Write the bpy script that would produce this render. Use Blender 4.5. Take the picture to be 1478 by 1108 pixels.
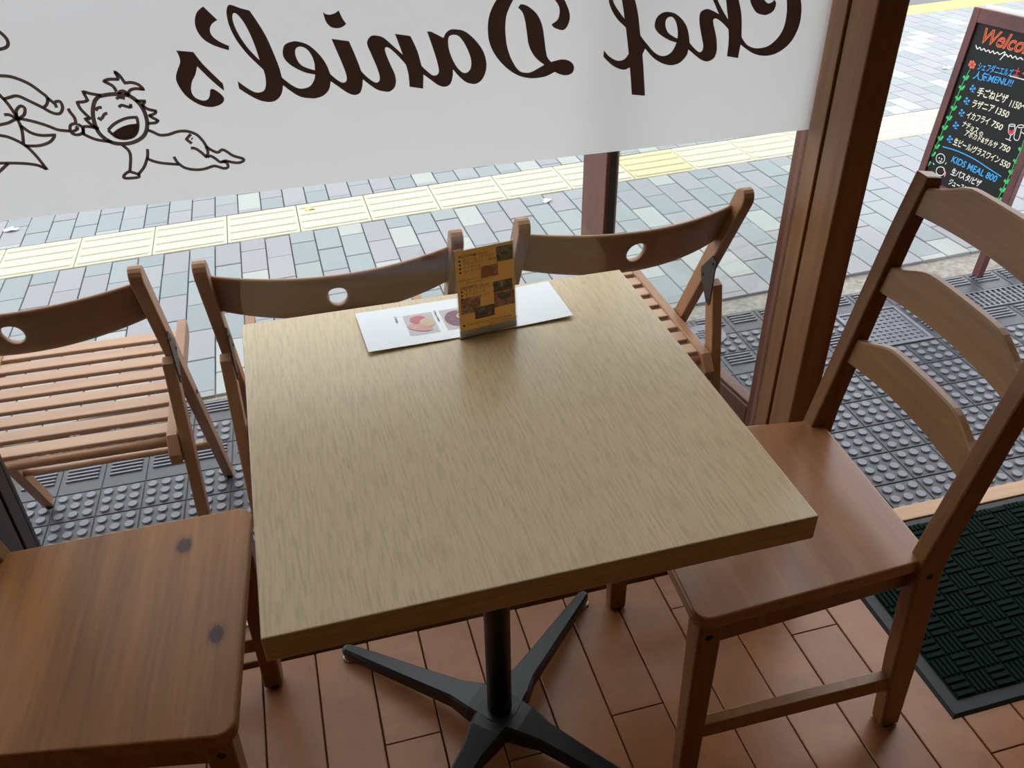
import bpy, bmesh, math, random
from mathutils import Vector, Matrix
random.seed(7)
for o in list(bpy.data.objects): bpy.data.objects.remove(o)
scn = bpy.context.scene
COL = scn.collection
PI = math.pi

# ------------------------------------------------------------------ camera
F_PX = 1278.36
CROT = Matrix(((0.964190, 0.161686, -0.210226), (-0.264984, 0.554501, -0.788867), (-0.010979, 0.816325, 0.577489)))
CPOS = Vector((-0.214585, -0.937540, 1.438550))
cam = bpy.data.cameras.new('camera'); camo = bpy.data.objects.new('camera', cam); COL.objects.link(camo)
cam.sensor_width = 36; cam.lens = F_PX/1478*36; cam.clip_start = .02; cam.clip_end = 300
camo.matrix_world = Matrix.Translation(CPOS) @ CROT.to_4x4()
scn.camera = camo
def ray(px, py): return CROT @ Vector((px-739, 554-py, -F_PX))
def on_y(px, py, y):
    v = ray(px, py); return CPOS + v*((y-CPOS.y)/v.y)
def on_z(px, py, z):
    v = ray(px, py); return CPOS + v*((z-CPOS.z)/v.z)
def on_plane(px, py, P0, n):
    v = ray(px, py); return CPOS + v*((P0-CPOS).dot(n)/v.dot(n))

# ------------------------------------------------------------------ light
world = bpy.data.worlds.new('overcast_sky'); scn.world = world; world.use_nodes = True
bg = world.node_tree.nodes['Background']
bg.inputs['Color'].default_value = (.93, .965, 1.0, 1); bg.inputs['Strength'].default_value = 2.7
scn.view_settings.view_transform = 'Standard'
scn.view_settings.look = 'None'
scn.view_settings.gamma = 1
scn.view_settings.use_curve_mapping = False
scn.view_settings.exposure = 0.0
# ------------------------------------------------------------------ helpers
def srgb(r, g, b):
    f = lambda c: (c/255/12.92) if c/255 <= .04045 else ((c/255+.055)/1.055)**2.4
    return (f(r), f(g), f(b), 1)
class NT:
    def __init__(s, name):
        s.m = bpy.data.materials.new(name); s.m.use_nodes = True
        s.t = s.m.node_tree; s.n = s.t.nodes; s.b = s.n.get('Principled BSDF'); s.out = s.n.get('Material Output')
    def add(s, typ, **kw):
        n = s.n.new(typ)
        for k, v in kw.items():
            if k.startswith('i_'):
                n.inputs[int(k[2:]) if k[2:].isdigit() else k[2:].replace('_', ' ')].default_value = v
            else: setattr(n, k, v)
        return n
    def l(s, a, b): s.t.links.new(a, b)
    def mapping(s, scale, coord='Object', loc=(0,0,0), rot=(0,0,0)):
        tc = s.add('ShaderNodeTexCoord'); mp = s.add('ShaderNodeMapping')
        mp.inputs['Scale'].default_value = scale; mp.inputs['Location'].default_value = loc; mp.inputs['Rotation'].default_value = rot
        s.l(tc.outputs[coord], mp.inputs['Vector']); return mp.outputs[0]
    def noise(s, vec, scale=5, detail=3, rough=.55, dist=0):
        n = s.add('ShaderNodeTexNoise'); n.inputs['Scale'].default_value = scale; n.inputs['Detail'].default_value = detail
        n.inputs['Roughness'].default_value = rough; n.inputs['Distortion'].default_value = dist
        if vec is not None: s.l(vec, n.inputs['Vector'])
        return n.outputs['Fac']
    def ramp(s, fac, stops, interp='LINEAR'):
        r = s.add('ShaderNodeValToRGB'); r.color_ramp.interpolation = interp
        e = r.color_ramp.elements
        while len(e) < len(stops): e.new(.5)
        for i, (p, c) in enumerate(stops): e[i].position = p; e[i].color = c
        s.l(fac, r.inputs['Fac']); return r.outputs['Color']
    def mix(s, fac, a, b, mode='MIX'):
        m = s.add('ShaderNodeMix', data_type='RGBA', blend_type=mode)
        for sock, v in ((m.inputs[0], fac), (m.inputs[6], a), (m.inputs[7], b)):
            if hasattr(v, 'node'): s.l(v, sock)
            else: sock.default_value = v
        return m.outputs[2]
    def math(s, op, a, b=None):
        m = s.add('ShaderNodeMath', operation=op)
        for i, v in enumerate((a, b)):
            if v is None: continue
            if hasattr(v, 'node'): s.l(v, m.inputs[i])
            else: m.inputs[i].default_value = v
        return m.outputs[0]
    def bump(s, h, strength=.2, dist=.002):
        b = s.add('ShaderNodeBump'); b.inputs['Strength'].default_value = strength; b.inputs['Distance'].default_value = dist
        s.l(h, b.inputs['Height']); s.l(b.outputs[0], s.b.inputs['Normal'])
    def col(s, c):
        if hasattr(c, 'node'): s.l(c, s.b.inputs['Base Color'])
        else: s.b.inputs['Base Color'].default_value = c
        return s
    def set(s, rough=.5, metal=0, spec=.5):
        s.b.inputs['Roughness'].default_value = rough; s.b.inputs['Metallic'].default_value = metal
        s.b.inputs['Specular IOR Level'].default_value = spec; return s

def plain(name, c, rough=.5, metal=0, spec=.5, var=.0, nscale=30):
    k = NT(name)
    if var:
        f = k.noise(k.mapping((1,1,1)), nscale, 4)
        dark = tuple(x*(1-var) for x in c[:3])+(1,); lite = tuple(min(1, x*(1+var)) for x in c[:3])+(1,)
        k.col(k.ramp(f, [(.3, dark), (.7, lite)]))
    else: k.col(c)
    k.set(rough, metal, spec); return k.m

def wood(name, light, dark, axis=1, rough=.35, fine=90, stretch=.05, contrast=.5, stave=None, knots=(), spec=.5, rnd=.15, bump=.06):
    """grain runs along local `axis`"""
    k = NT(name)
    sc = [1, 1, 1]; sc[axis] = stretch
    v = k.mapping(tuple(sc))
    f1 = k.noise(v, fine, 4, .6, .3)
    f2 = k.noise(v, fine*.16, 2, .5, 1.2)
    f = k.math('ADD', k.math('MULTIPLY', f1, contrast), k.math('MULTIPLY', f2, 1-contrast))
    c = k.ramp(f, [(.32, dark), (.68, light)])
    if stave:
        tc = k.add('ShaderNodeTexCoord'); sx = k.add('ShaderNodeSeparateXYZ'); k.l(tc.outputs['Object'], sx.inputs[0])
        st = k.math('FLOOR', k.math('DIVIDE', k.math('ADD', sx.outputs[stave[0]], 5.013), stave[1]))
        wn = k.add('ShaderNodeTexWhiteNoise', noise_dimensions='1D'); k.l(st, wn.inputs['W'])
        hs = k.add('ShaderNodeHueSaturation'); k.l(c, hs.inputs['Color'])
        k.l(k.math('ADD', k.math('MULTIPLY', wn.outputs['Value'], .22), .89), hs.inputs['Value'])
        c = hs.outputs[0]
    if rnd:
        oi = k.add('ShaderNodeObjectInfo'); hs = k.add('ShaderNodeHueSaturation'); k.l(c, hs.inputs['Color'])
        k.l(k.math('ADD', k.math('MULTIPLY', oi.outputs['Random'], rnd), 1-rnd/2), hs.inputs['Value']); c = hs.outputs[0]
    for (kx, ky, rx, ry) in knots:
        tc = k.add('ShaderNodeTexCoord'); mp = k.add('ShaderNodeMapping')
        mp.inputs['Scale'].default_value = (1/rx, 1/ry, 0); mp.inputs['Location'].default_value = (-kx/rx, -ky/ry, 0)
        k.l(tc.outputs['Object'], mp.inputs['Vector'])
        ln = k.add('ShaderNodeVectorMath', operation='LENGTH'); k.l(mp.outputs[0], ln.inputs[0])
        d = k.math('ADD', ln.outputs['Value'], k.math('MULTIPLY', f1, .5))
        fac = k.ramp(d, [(.0, (1,1,1,1)), (.62, (.95,.95,.95,1)), (.72, (.35,.35,.35,1)), (1.0, (0,0,0,1))])
        c = k.mix(fac, c, (dark[0]*.16, dark[1]*.12, dark[2]*.16, 1))
    k.col(c).set(rough, 0, spec)
    if bump: k.bump(f1, bump, .002)
    return k.m

def mesh_obj(name, bm, mat=None, parent=None, smooth=False):
    me = bpy.data.meshes.new(name); bm.normal_update(); bm.to_mesh(me); bm.free()
    for m in (mat if isinstance(mat, (list, tuple)) else [mat]):
        if m: me.materials.append(m)
    if smooth:
        for p in me.polygons: p.use_smooth = True
    o = bpy.data.objects.new(name, me); COL.objects.link(o)
    if parent: o.parent = parent
    return o
def data_obj(name, me, parent=None, loc=(0,0,0), rz=0):
    o = bpy.data.objects.new(name, me); COL.objects.link(o); o.parent = parent; o.location = loc; o.rotation_euler = (0,0,rz); return o
def empty(name, loc=(0,0,0), rz=0):
    o = bpy.data.objects.new(name, None); o.empty_display_size = .05; COL.objects.link(o); o.location = loc; o.rotation_euler = (0,0,rz); return o
def tag(o, label, cat, group=None):
    o['label'] = label; o['category'] = cat
    if group: o['group'] = group
    return o
def structure(o, label=None):
    o['kind'] = 'structure'
    if label: o['label'] = label
    return o
def stuff(o): o['kind'] = 'stuff'; return o
def copy_tree(o, parent=None):
    c = o.copy(); COL.objects.link(c); c.parent = parent
    for ch in list(o.children): copy_tree(ch, c)
    return c

def bevel_all(bm, geom_edges, w, seg=2):
    if w > 0: bmesh.ops.bevel(bm, geom=geom_edges, offset=w, segments=seg, profile=.5, affect='EDGES', clamp_overlap=True)
def box(bm, x0, x1, y0, y1, z0, z1, bev=0, seg=2, mi=0):
    vs = [bm.verts.new(c) for c in ((x0,y0,z0),(x1,y0,z0),(x1,y1,z0),(x0,y1,z0),(x0,y0,z1),(x1,y0,z1),(x1,y1,z1),(x0,y1,z1))]
    fs = [bm.faces.new([vs[i] for i in f]) for f in ((3,2,1,0),(4,5,6,7),(0,1,5,4),(1,2,6,5),(2,3,7,6),(3,0,4,7))]
    for f in fs: f.material_index = mi
    if bev:
        es = list({e for f in fs for e in f.edges}); bevel_all(bm, es, bev, seg)
    return bm
def hexa(bm, bot, top, bev=0, seg=2):
    """bot/top: four corners each, counter-clockwise seen from above"""
    vs = [bm.verts.new(c) for c in list(bot)+list(top)]
    fs = [bm.faces.new([vs[i] for i in f]) for f in ((3,2,1,0),(4,5,6,7),(0,1,5,4),(1,2,6,5),(2,3,7,6),(3,0,4,7))]
    if bev: bevel_all(bm, list({e for f in fs for e in f.edges}), bev, seg)
    return bm
def prism(bm, outline, axis, a, b, bev=0, seg=2):
    """outline = 2-D points; axis 0: (y,z) swept along x, 1: (x,z) along y, 2: (x,y) along z"""
    def P(u, v, w): return ((w,u,v), (u,w,v), (u,v,w))[axis]
    A = [bm.verts.new(P(u, v, a)) for u, v in outline]; B = [bm.verts.new(P(u, v, b)) for u, v in outline]
    fs = [bm.faces.new(A), bm.faces.new(B[::-1])]
    n = len(A)
    for i in range(n): fs.append(bm.faces.new((A[(i+1)%n], A[i], B[i], B[(i+1)%n])))
    bmesh.ops.recalc_face_normals(bm, faces=fs)
    if bev: bevel_all(bm, [e for f in fs[:2] for e in f.edges], bev, seg)
    return bm
def tube(bm, p0, p1, r0, r1=None, n=14, cap=True):
    p0 = Vector(p0); p1 = Vector(p1); r1 = r0 if r1 is None else r1
    z = (p1-p0).normalized(); x = z.orthogonal().normalized(); y = z.cross(x)
    A = []; B = []
    for i in range(n):
        a = 2*PI*i/n; d = x*math.cos(a)+y*math.sin(a)
        A.append(bm.verts.new(p0+d*r0)); B.append(bm.verts.new(p1+d*r1))
    for i in range(n):
        f = bm.faces.new((A[i], A[(i+1)%n], B[(i+1)%n], B[i])); f.smooth = True
    if cap: bm.faces.new(A[::-1]); bm.faces.new(B)
    return bm
def B(): return bmesh.new()
def catmull(pts, closed, n=6):
    """pts (x,y[,1]): a third entry marks a corner"""
    N = len(pts); out = []
    rng = range(N) if closed else range(N-1)
    def g(i): return pts[i % N] if closed else pts[max(0, min(N-1, i))]
    for i in rng:
        p1, p2 = g(i), g(i+1)
        c1 = len(p1) > 2; c2 = len(p2) > 2
        p0 = p1 if c1 else g(i-1); p3 = p2 if c2 else g(i+2)
        for k in range(n):
            t = k/n; t2 = t*t; t3 = t2*t
            out.append(tuple(.5*((2*p1[j])+(-p0[j]+p2[j])*t+(2*p0[j]-5*p1[j]+4*p2[j]-p3[j])*t2+(-p0[j]+3*p1[j]-3*p2[j]+p3[j])*t3) for j in (0, 1)))
    if not closed: out.append(tuple(pts[-1][:2]))
    return out
def filled(name, loops, mat, parent, frame, extrude=.0003):
    """2-D loops (outer + holes) filled and given thickness; frame = 4x4 placing local XY"""
    cu = bpy.data.curves.new(name, 'CURVE'); cu.dimensions = '2D'; cu.fill_mode = 'BOTH'; cu.extrude = extrude
    for lp in loops:
        s = cu.splines.new('POLY'); s.points.add(len(lp)-1); s.use_cyclic_u = True
        for i, (x, y) in enumerate(lp): s.points[i].co = (x, y, 0, 1)
    tmp = bpy.data.objects.new('tmp', cu); COL.objects.link(tmp)
    dg = bpy.context.evaluated_depsgraph_get(); me = bpy.data.meshes.new_from_object(tmp.evaluated_get(dg))
    bpy.data.objects.remove(tmp); bpy.data.curves.remove(cu)
    me.materials.clear(); me.materials.append(mat); me.name = name
    me.transform(frame)
    o = bpy.data.objects.new(name, me); COL.objects.link(o); o.parent = parent; return o
def text_mesh(s, size, extrude=.0002, shear=0, spacing=1.0, offset=0.0):
    cu = bpy.data.curves.new('txt', 'FONT'); cu.body = s; cu.size = size; cu.extrude = extrude; cu.shear = shear; cu.space_character = spacing; cu.offset = offset
    cu.resolution_u = 3
    tmp = bpy.data.objects.new('tmp', cu); COL.objects.link(tmp)
    dg = bpy.context.evaluated_depsgraph_get(); me = bpy.data.meshes.new_from_object(tmp.evaluated_get(dg))
    bpy.data.objects.remove(tmp); bpy.data.curves.remove(cu)
    return me
def ribbon(bm, pts, hw, frame, z=0, taper=False):
    """flat stroke of half width hw along 2-D points"""
    n = len(pts); L = []; Rr = []
    for i, (x, y) in enumerate(pts):
        a = pts[max(0, i-1)]; b = pts[min(n-1, i+1)]
        dx, dy = b[0]-a[0], b[1]-a[1]; d = math.hypot(dx, dy) or 1
        w = hw*(1 if not taper else max(.25, min(1, 3*i/n, 3*(n-1-i)/n)))
        L.append(bm.verts.new(frame @ Vector((x-dy/d*w, y+dx/d*w, z)))); Rr.append(bm.verts.new(frame @ Vector((x+dy/d*w, y-dx/d*w, z))))
    for i in range(n-1): bm.faces.new((L[i], Rr[i], Rr[i+1], L[i+1]))

# ------------------------------------------------------------------ materials
M = {}
M['plank'] = (lambda: (lambda k: (
    k.col(k.mix(k.ramp(k.noise(k.mapping((1,1,1), 'Object'), 7, 5, .6), [(.35, (.0,.0,.0,1)), (.75, (1,1,1,1))]),
        k.mix(k.add('ShaderNodeObjectInfo').outputs['Random'], srgb(156,98,58), srgb(178,118,74)),
        k.mix(k.noise(k.mapping((14,1.2,1)), 9, 4), srgb(126,74,40), srgb(160,104,62)))),
    k.set(.34, 0, .5), k.bump(k.noise(k.mapping((30,2,1)), 6, 3), .05, .001), k.m)[-1])(NT('floor_plank_wood')))()
M['subfloor'] = plain('floor_joint_dark', srgb(38,24,16), .8)
M['wall'] = plain('interior_plaster', srgb(132,112,92), .85, var=.04)
M['ceil'] = plain('ceiling_paint', srgb(150,140,128), .9)
M['facade'] = plain('facade_render', srgb(110,94,82), .85, var=.05)
M['post'] = wood('window_post_wood', srgb(164,116,74), srgb(124,82,50), 2, .42, 70, .06, .55, rnd=0)
M['post_red'] = wood('outer_frame_wood', srgb(120,76,60), srgb(100,60,48), 2, .45, 70, .06, .5, rnd=0)
M['post_dark'] = wood('dark_post_wood', srgb(58,42,34), srgb(40,28,23), 2, .4, 70, .06, .5, rnd=0)
M['groove'] = plain('rubber_gasket', srgb(18,15,14), .7)
M['alu'] = plain('sill_metal', srgb(170,160,150), .4, .8)
def table_mat(name, sc, lo, hi):
    k = NT(name)
    g = k.noise(k.mapping(sc), 300, 3, .6, .15)
    g2 = k.noise(k.mapping(tuple(max(a, .15) for a in sc)), 14, 2, .5, .6)
    c = k.mix(g2, lo, hi)
    c = k.mix(k.ramp(g, [(.36, (1,1,1,1)), (.56, (0,0,0,1))]), c, tuple(x*.885 for x in lo[:3])+(1,))
    k.col(c).set(.28, 0, .5); k.bump(g, .05, .001); return k.m
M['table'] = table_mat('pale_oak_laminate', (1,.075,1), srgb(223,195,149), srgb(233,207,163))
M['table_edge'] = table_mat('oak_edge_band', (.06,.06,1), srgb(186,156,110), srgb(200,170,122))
M['black_metal'] = plain('black_powder_coat', srgb(27,28,30), .38, .0, .5)
M['chrome'] = plain('foot_glide_metal', srgb(190,180,170), .3, .9)
SEATL, SEATD = srgb(168,112,70), srgb(128,80,48)
M['seat_knot'] = wood('knotty_pine_seat', srgb(172,115,62), srgb(130,81,40), 1, .45, 80, .05, .5, stave=(0, .052), knots=((-.0875,-.142,.026,.040), (-.1515,.047,.023,.038)), rnd=0, spec=.32)
M['seat'] = wood('pine_seat', srgb(172,118,78), srgb(140,92,58), 1, .25, 80, .05, .45, stave=(0, .06), rnd=0)
M['chair'] = wood('pine_chair_frame', srgb(144,96,55), srgb(113,72,39), 2, .38, 80, .05, .5, rnd=0)
M['rail'] = wood('pine_back_rail', srgb(158,113,66), srgb(132,90,50), 1, .4, 90, .05, .55, rnd=0)
M['glide'] = plain('felt_glide', srgb(70,62,56), .9)
M['bolt'] = plain('bolt_dark', srgb(24,18,15), .5, .4)
M['fold'] = wood('oiled_beech_shaded', srgb(158,112,78), srgb(136,94,62), 2, .42, 60, .08, .4, rnd=.1)  # frame wood darkened: its backlit shade is put into the colour
M['foldx'] = wood('oiled_beech_slat_lit', srgb(186,146,116), srgb(166,126,98), 0, .42, 60, .08, .4, rnd=.1)  # same wood in a lighter tone, daylight on the seat painted in
M['foldr'] = wood('oiled_beech_rail_shaded', srgb(150,106,76), srgb(128,88,60), 0, .42, 60, .08, .4, rnd=.1)  # same wood again, darkened to carry the shade on the backrest
M['hinge'] = plain('hinge_steel', srgb(52,50,50), .5, .6)
M['rod'] = wood('beech_rod', srgb(178,130,94), srgb(154,108,74), 0, .35, 60, .08, .4, rnd=0)
M['film'] = None
def sheet_mat(name, c, tc, fac):
    k = NT(name); k.col(c).set(.5)
    t = k.add('ShaderNodeBsdfTranslucent'); t.inputs['Color'].default_value = tc
    m = k.add('ShaderNodeMixShader'); m.inputs[0].default_value = fac; k.l(k.b.outputs[0], m.inputs[1]); k.l(t.outputs[0], m.inputs[2])
    k.l(m.outputs[0], k.out.inputs['Surface']); return k.m
M['vinyl_line'] = sheet_mat('brown_vinyl_line', srgb(92,76,72), srgb(120,100,94), .3)
M['vinyl'] = sheet_mat('brown_vinyl', srgb(110,94,90), srgb(142,120,114), .55)
M['rubber'] = plain('grey_rubber', srgb(60,61,67), .40, 0, .5, var=.22, nscale=14)
M['rubber_bump'] = plain('grey_rubber_bump', srgb(112,112,122), .36, 0, .5, var=.08)
M['rubber_gap'] = plain('mat_joint', srgb(88,86,84), .8, var=.3)
M['concrete'] = plain('rough_concrete', srgb(150,145,136), .9, var=.3, nscale=60)
M['grout'] = plain('paver_joint', srgb(112,116,118), .9, var=.1)
PAVC = [srgb(139,146,149), srgb(146,152,152), srgb(149,146,152), srgb(135,142,145), srgb(153,150,155), srgb(170,173,168), srgb(142,149,152), srgb(147,144,150)]
def paver_mat(name, island):
    k = NT(name)
    src = k.add('ShaderNodeNewGeometry').outputs['Random Per Island'] if island else k.add('ShaderNodeObjectInfo').outputs['Random']
    c = k.ramp(src, [(i/len(PAVC), c) for i, c in enumerate(PAVC)], 'CONSTANT')
    n = k.noise(k.mapping((1,1,1)), 260, 2, .7)
    c = k.mix(.22, c, k.ramp(n, [(.3, srgb(96,104,108)), (.7, srgb(190,195,196))]))
    k.col(c).set(.8); return k.m
M['paver'] = paver_mat('paver_colours', False); M['paver_far'] = paver_mat('paver_colours_far', True)
M['tactile'] = plain('yellow_tactile', srgb(208,201,178), .75, var=.05, nscale=90)
M['tactile_worn'] = plain('yellow_tactile_bright', srgb(208,195,152), .75, var=.06, nscale=90)
M['asphalt'] = plain('asphalt', srgb(110,110,112), .95, var=.1)
M['kerb'] = plain('yellow_kerb_paint', srgb(222,190,110), .8, var=.08)
M['threshold'] = wood('threshold_wood', srgb(206,164,120), srgb(176,134,96), 0, .4, 60, .06, .5, rnd=0)
M['mat_rubber'] = plain('mat_rubber_border', srgb(32,34,36), .6, var=.1)
M['mat_pile'] = plain('green_mat_pile', srgb(15,36,30), .95, 0, .2, var=.35, nscale=400)
M['white'] = plain('white_plastic', srgb(236,236,234), .45)
M['sign_frame'] = wood('sign_frame_wood', srgb(104,52,50), srgb(78,36,36), 2, .5, 60, .08, .4, rnd=0)
M['raw_wood'] = plain('raw_wood_edge', srgb(206,156,118), .7)
M['board'] = plain('blackboard', srgb(17,19,19), .5, 0, .25)
CH = {}
for n, c in dict(orange=(226,110,70), white=(236,236,230), blue=(70,170,236), red=(222,72,86), green=(70,206,112), coral=(238,110,92), cream=(240,236,210), pink=(240,150,170)).items():
    CH[n] = plain('chalk_'+n, srgb(*c), .85)
M['paper'] = plain('white_card', srgb(236,236,238), .4)
M['yellow_paper'] = sheet_mat('mustard_paper', srgb(228,190,122), srgb(224,184,116), .5)
M['ink'] = plain('black_ink', srgb(40,32,22), .7)
M['ink_brown'] = plain('brown_ink', srgb(150,108,46), .7)
def blotch(name, cols, scale=90):
    k = NT(name); f = k.noise(k.mapping((1,1,1)), scale, 3, .6, .8)
    k.col(k.ramp(f, [(.25+.5*i/(len(cols)-1), c) for i, c in enumerate(cols)])).set(.5); return k.m
def pane_mat(name, tint=(1,1,1,1), k0=.05, rough=0):
    """thin clear sheet: straight-through light plus Schlick reflection"""
    k = NT(name); k.n.remove(k.b)
    g = k.add('ShaderNodeNewGeometry'); dt = k.add('ShaderNodeVectorMath', operation='DOT_PRODUCT')
    k.l(g.outputs['Incoming'], dt.inputs[0]); k.l(g.outputs['Normal'], dt.inputs[1])
    c = k.math('ABSOLUTE', dt.outputs['Value']); q = k.math('POWER', k.math('SUBTRACT', 1.0, c), 5.0)
    fac = k.math('ADD', k.math('MULTIPLY', q, 1-k0), k0)
    tr = k.add('ShaderNodeBsdfTransparent'); tr.inputs['Color'].default_value = tint
    gl = k.add('ShaderNodeBsdfGlossy'); gl.inputs['Roughness'].default_value = rough
    mx = k.add('ShaderNodeMixShader'); k.l(fac, mx.inputs[0]); k.l(tr.outputs[0], mx.inputs[1]); k.l(gl.outputs[0], mx.inputs[2])
    k.l(mx.outputs[0], k.out.inputs['Surface']); return k.m
M['glass'] = pane_mat('window_glass', (.97,.985,.98,1), .045)
M['acrylic'] = pane_mat('clear_acrylic', (.96,.97,.96,1), .05)
def film_mat():
    k = NT('frosted_film'); k.n.remove(k.b)
    t = k.add('ShaderNodeBsdfTranslucent'); t.inputs['Color'].default_value = (.68,.645,.645,1)
    d = k.add('ShaderNodeBsdfDiffuse'); d.inputs['Color'].default_value = (.72,.70,.70,1)
    m1 = k.add('ShaderNodeMixShader'); m1.inputs[0].default_value = .3; k.l(t.outputs[0], m1.inputs[1]); k.l(d.outputs[0], m1.inputs[2])
    r = k.add('ShaderNodeBsdfRefraction'); r.inputs['IOR'].default_value = 1.15; r.inputs['Roughness'].default_value = .85; r.inputs['Color'].default_value = (.82,.80,.797,1)
    m2 = k.add('ShaderNodeMixShader'); m2.inputs[0].default_value = .35; k.l(m1.outputs[0], m2.inputs[1]); k.l(r.outputs[0], m2.inputs[2])
    k.l(m2.outputs[0], k.out.inputs['Surface']); return k.m
M['film'] = film_mat()

# ================================================================== THE SETTING
ZG = lambda x, y: -.0876 + .0325*x - .03*y          # the street falls away to the left and outwards
YG = .345                                           # inner face of the window glass
XJ = .651                                           # jamb of the window
XL = -.735                                          # left jamb

# floor: planks running towards the window
fl = structure(mesh_obj('floor', box(B(), -3.0, 2.4, -4.2, .25, -.12, -.008), M['subfloor']), 'worn red-brown plank floor of the cafe')
PW, PL = .1026, .92
bm = box(B(), -PW/2+.0012, PW/2-.0012, -PL/2+.0012, PL/2-.0012, -.008, 0, .0015, 1)
plank_me = mesh_obj('plank', bm, M['plank'], fl); pm = plank_me.data
bpy.data.objects.remove(plank_me)
KJ = {-8: -.076, -6: -.04, -10: .014, -2: .034, -4: .161, 0: -.292}
def cut_plank(x, y0, y1, parent):
    if y1-y0 < .03: return
    o = data_obj('plank', pm, parent, (x, (y0+y1)/2, 0)); o.scale = (1, (y1-y0)/PL, 1); return o
far = B()
for kcol in range(-37, 16):
    xc = .821 + PW*(kcol+.5)
    if xc > 2.35 or xc < -2.95: continue
    yj = KJ.get(kcol, None)
    if yj is None: yj = .27 + ((kcol*0.371) % 1)*.33
    while yj < .25: yj += PL
    y = yj
    near = -1.25 < xc < 1.75
    while y > -4.2:
        a, b = max(y-PL, -4.2), min(y, .249)
        if near and b > -1.1: cut_plank(xc, a, b, fl)
        else: box(far, xc-PW/2+.0012, xc+PW/2-.0012, a+.001, b-.001, -.008, 0)
        y -= PL
stuff(mesh_obj('plank_rest', far, M['plank'], fl))

structure(mesh_obj('ceiling', box(B(), -3.1, 2.5, -4.3, .2, 2.5, 2.6), M['ceil']))
structure(mesh_obj('wall_back', box(B(), -3.1, 2.5, -4.3, -4.2, -.12, 2.5), M['wall']))
structure(mesh_obj('wall_left', box(B(), -3.1, -3.0, -4.2, .38, -.4, 2.5), M['wall']))
structure(mesh_obj('wall_right', box(B(), 2.4, 2.5, -4.2, .38, -.2, 2.5), M['wall']))
bm = B(); box(bm, -3.1, 2.5, .2, .40, 2.25, 4.2); box(bm, 1.75, 2.4, .235, .38, -.2, 2.25); box(bm, -3.0, -2.2, .235, .38, -.4, 2.25)
structure(mesh_obj('wall_front', bm, M['facade']))
# foundation edge below the glass line
structure(mesh_obj('trim_1', box(B(), -3.0, .705, .25, .385, -.4, -.022), M['concrete']), 'concrete plinth under the window')
structure(mesh_obj('trim_2', box(B(), .705, 1.75, .25, .292, -.3, .004, .002), M['threshold']), 'pale wooden threshold of the doorway')

# window with posts, sill, pane and frosted film
win = structure(empty('window_1'), 'shopfront window with brown timber posts')
def post(x0, x1, name, inner):
    p = mesh_obj(name, box(B(), x0, x1, .233, .297, -.02, 2.25, .003), M['post'], win)
    g0, g1 = (x0+.007, x1) if inner < 0 else (x0, x1-.007)
    mesh_obj('gasket', box(B(), g0, g1, .2965, .3055, -.02, 2.25), M['groove'], p)
    mesh_obj('sash_stile', box(B(), x0, x1, .305, .351, -.02, 2.25, .002), M['post'], p)
    mesh_obj('outer_stile', box(B(), x0, x1, .3505, .364, -.02, 2.25, .002), M['post_red'], p)
    return p
post(XJ, .705, 'post', -1)
lp_ = post(XL-.06, XL, 'post', 1)
for o_ in [lp_]+[q for q in lp_.children if q.name.split('.')[0] != 'gasket']: o_.data.materials[0] = M['post_dark']
post(-2.2, -2.14, 'post', -1)
sl = mesh_obj('sill', box(B(), -2.14, XJ, .262, .38, -.03, .0, .003), M['post'], win)
mesh_obj('sill_track', box(B(), -2.14, XJ, .352, .376, -.002, .006, .001), M['alu'], sl)
mesh_obj('pane', box(B(), XL, XJ, YG, YG+.005, .0, 2.25), M['glass'], win)
mesh_obj('pane', box(B(), -2.14, XL-.06, YG, YG+.005, .0, 2.25), M['glass'], win)
ZF = .9215
bm = B(); bm.faces.new([bm.verts.new(c) for c in ((XL+.001, YG-.0008, ZF), (XJ-.001, YG-.0008, ZF), (XJ-.001, YG-.0008, 1.95), (XL+.001, YG-.0008, 1.95))])
film = mesh_obj('frosted_film', bm, M['film'], win)
bm = B(); bm.faces.new([bm.verts.new(c) for c in ((-2.139, YG-.0008, ZF), (XL-.061, YG-.0008, ZF), (XL-.061, YG-.0008, 1.95), (-2.139, YG-.0008, 1.95))])
mesh_obj('frosted_film', bm, M['film'], win)

# the glazed entrance door, swung open to the street
DA = math.radians(97.9)
door = structure(empty('door_1', (.744, .362, 0), DA), 'brown timber entrance door with clear glass swung open')
DL, DTK, SW, RB = .984, .040, .135, .30
# local x runs along the door, local y>0 faces the window side
for a, b in ((0, SW), (DL-SW, DL)):
    s_ = mesh_obj('stile', box(B(), a, b, -DTK, 0, -.07, 2.15, .003), M['post_red'], door)
    xa = b if a == 0 else a
    mesh_obj('glazing_bead', box(B(), xa-.006, xa+.006, -.028, -.012, .22, 2.0), M['groove'], s_)
mesh_obj('bottom_rail', box(B(), SW, DL-SW, -DTK, 0, -.07, .215, .003), M['post_red'], door)
mesh_obj('bottom_bead', box(B(), SW, DL-SW, -.034, -.006, .215, .222, .002), M['post_red'], door)
mesh_obj('top_rail', box(B(), SW, DL-SW, -DTK, 0, 2.0, 2.15, .003), M['post_red'], door)
mesh_obj('pane', box(B(), SW-.003, DL-SW+.003, -.023, -.018, .215, 2.0), M['glass'], door)

# ------------------------------------------------------------------ street
def on_street(o, th=0.0, ox=0, oy=0, dz=0.0):
    o.location = (ox, oy, ZG(ox, oy)+dz)
    o.rotation_mode = 'XYZ'
    o.rotation_euler = (math.atan(-.03), -math.atan(.0325), th)
    return o
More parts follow.
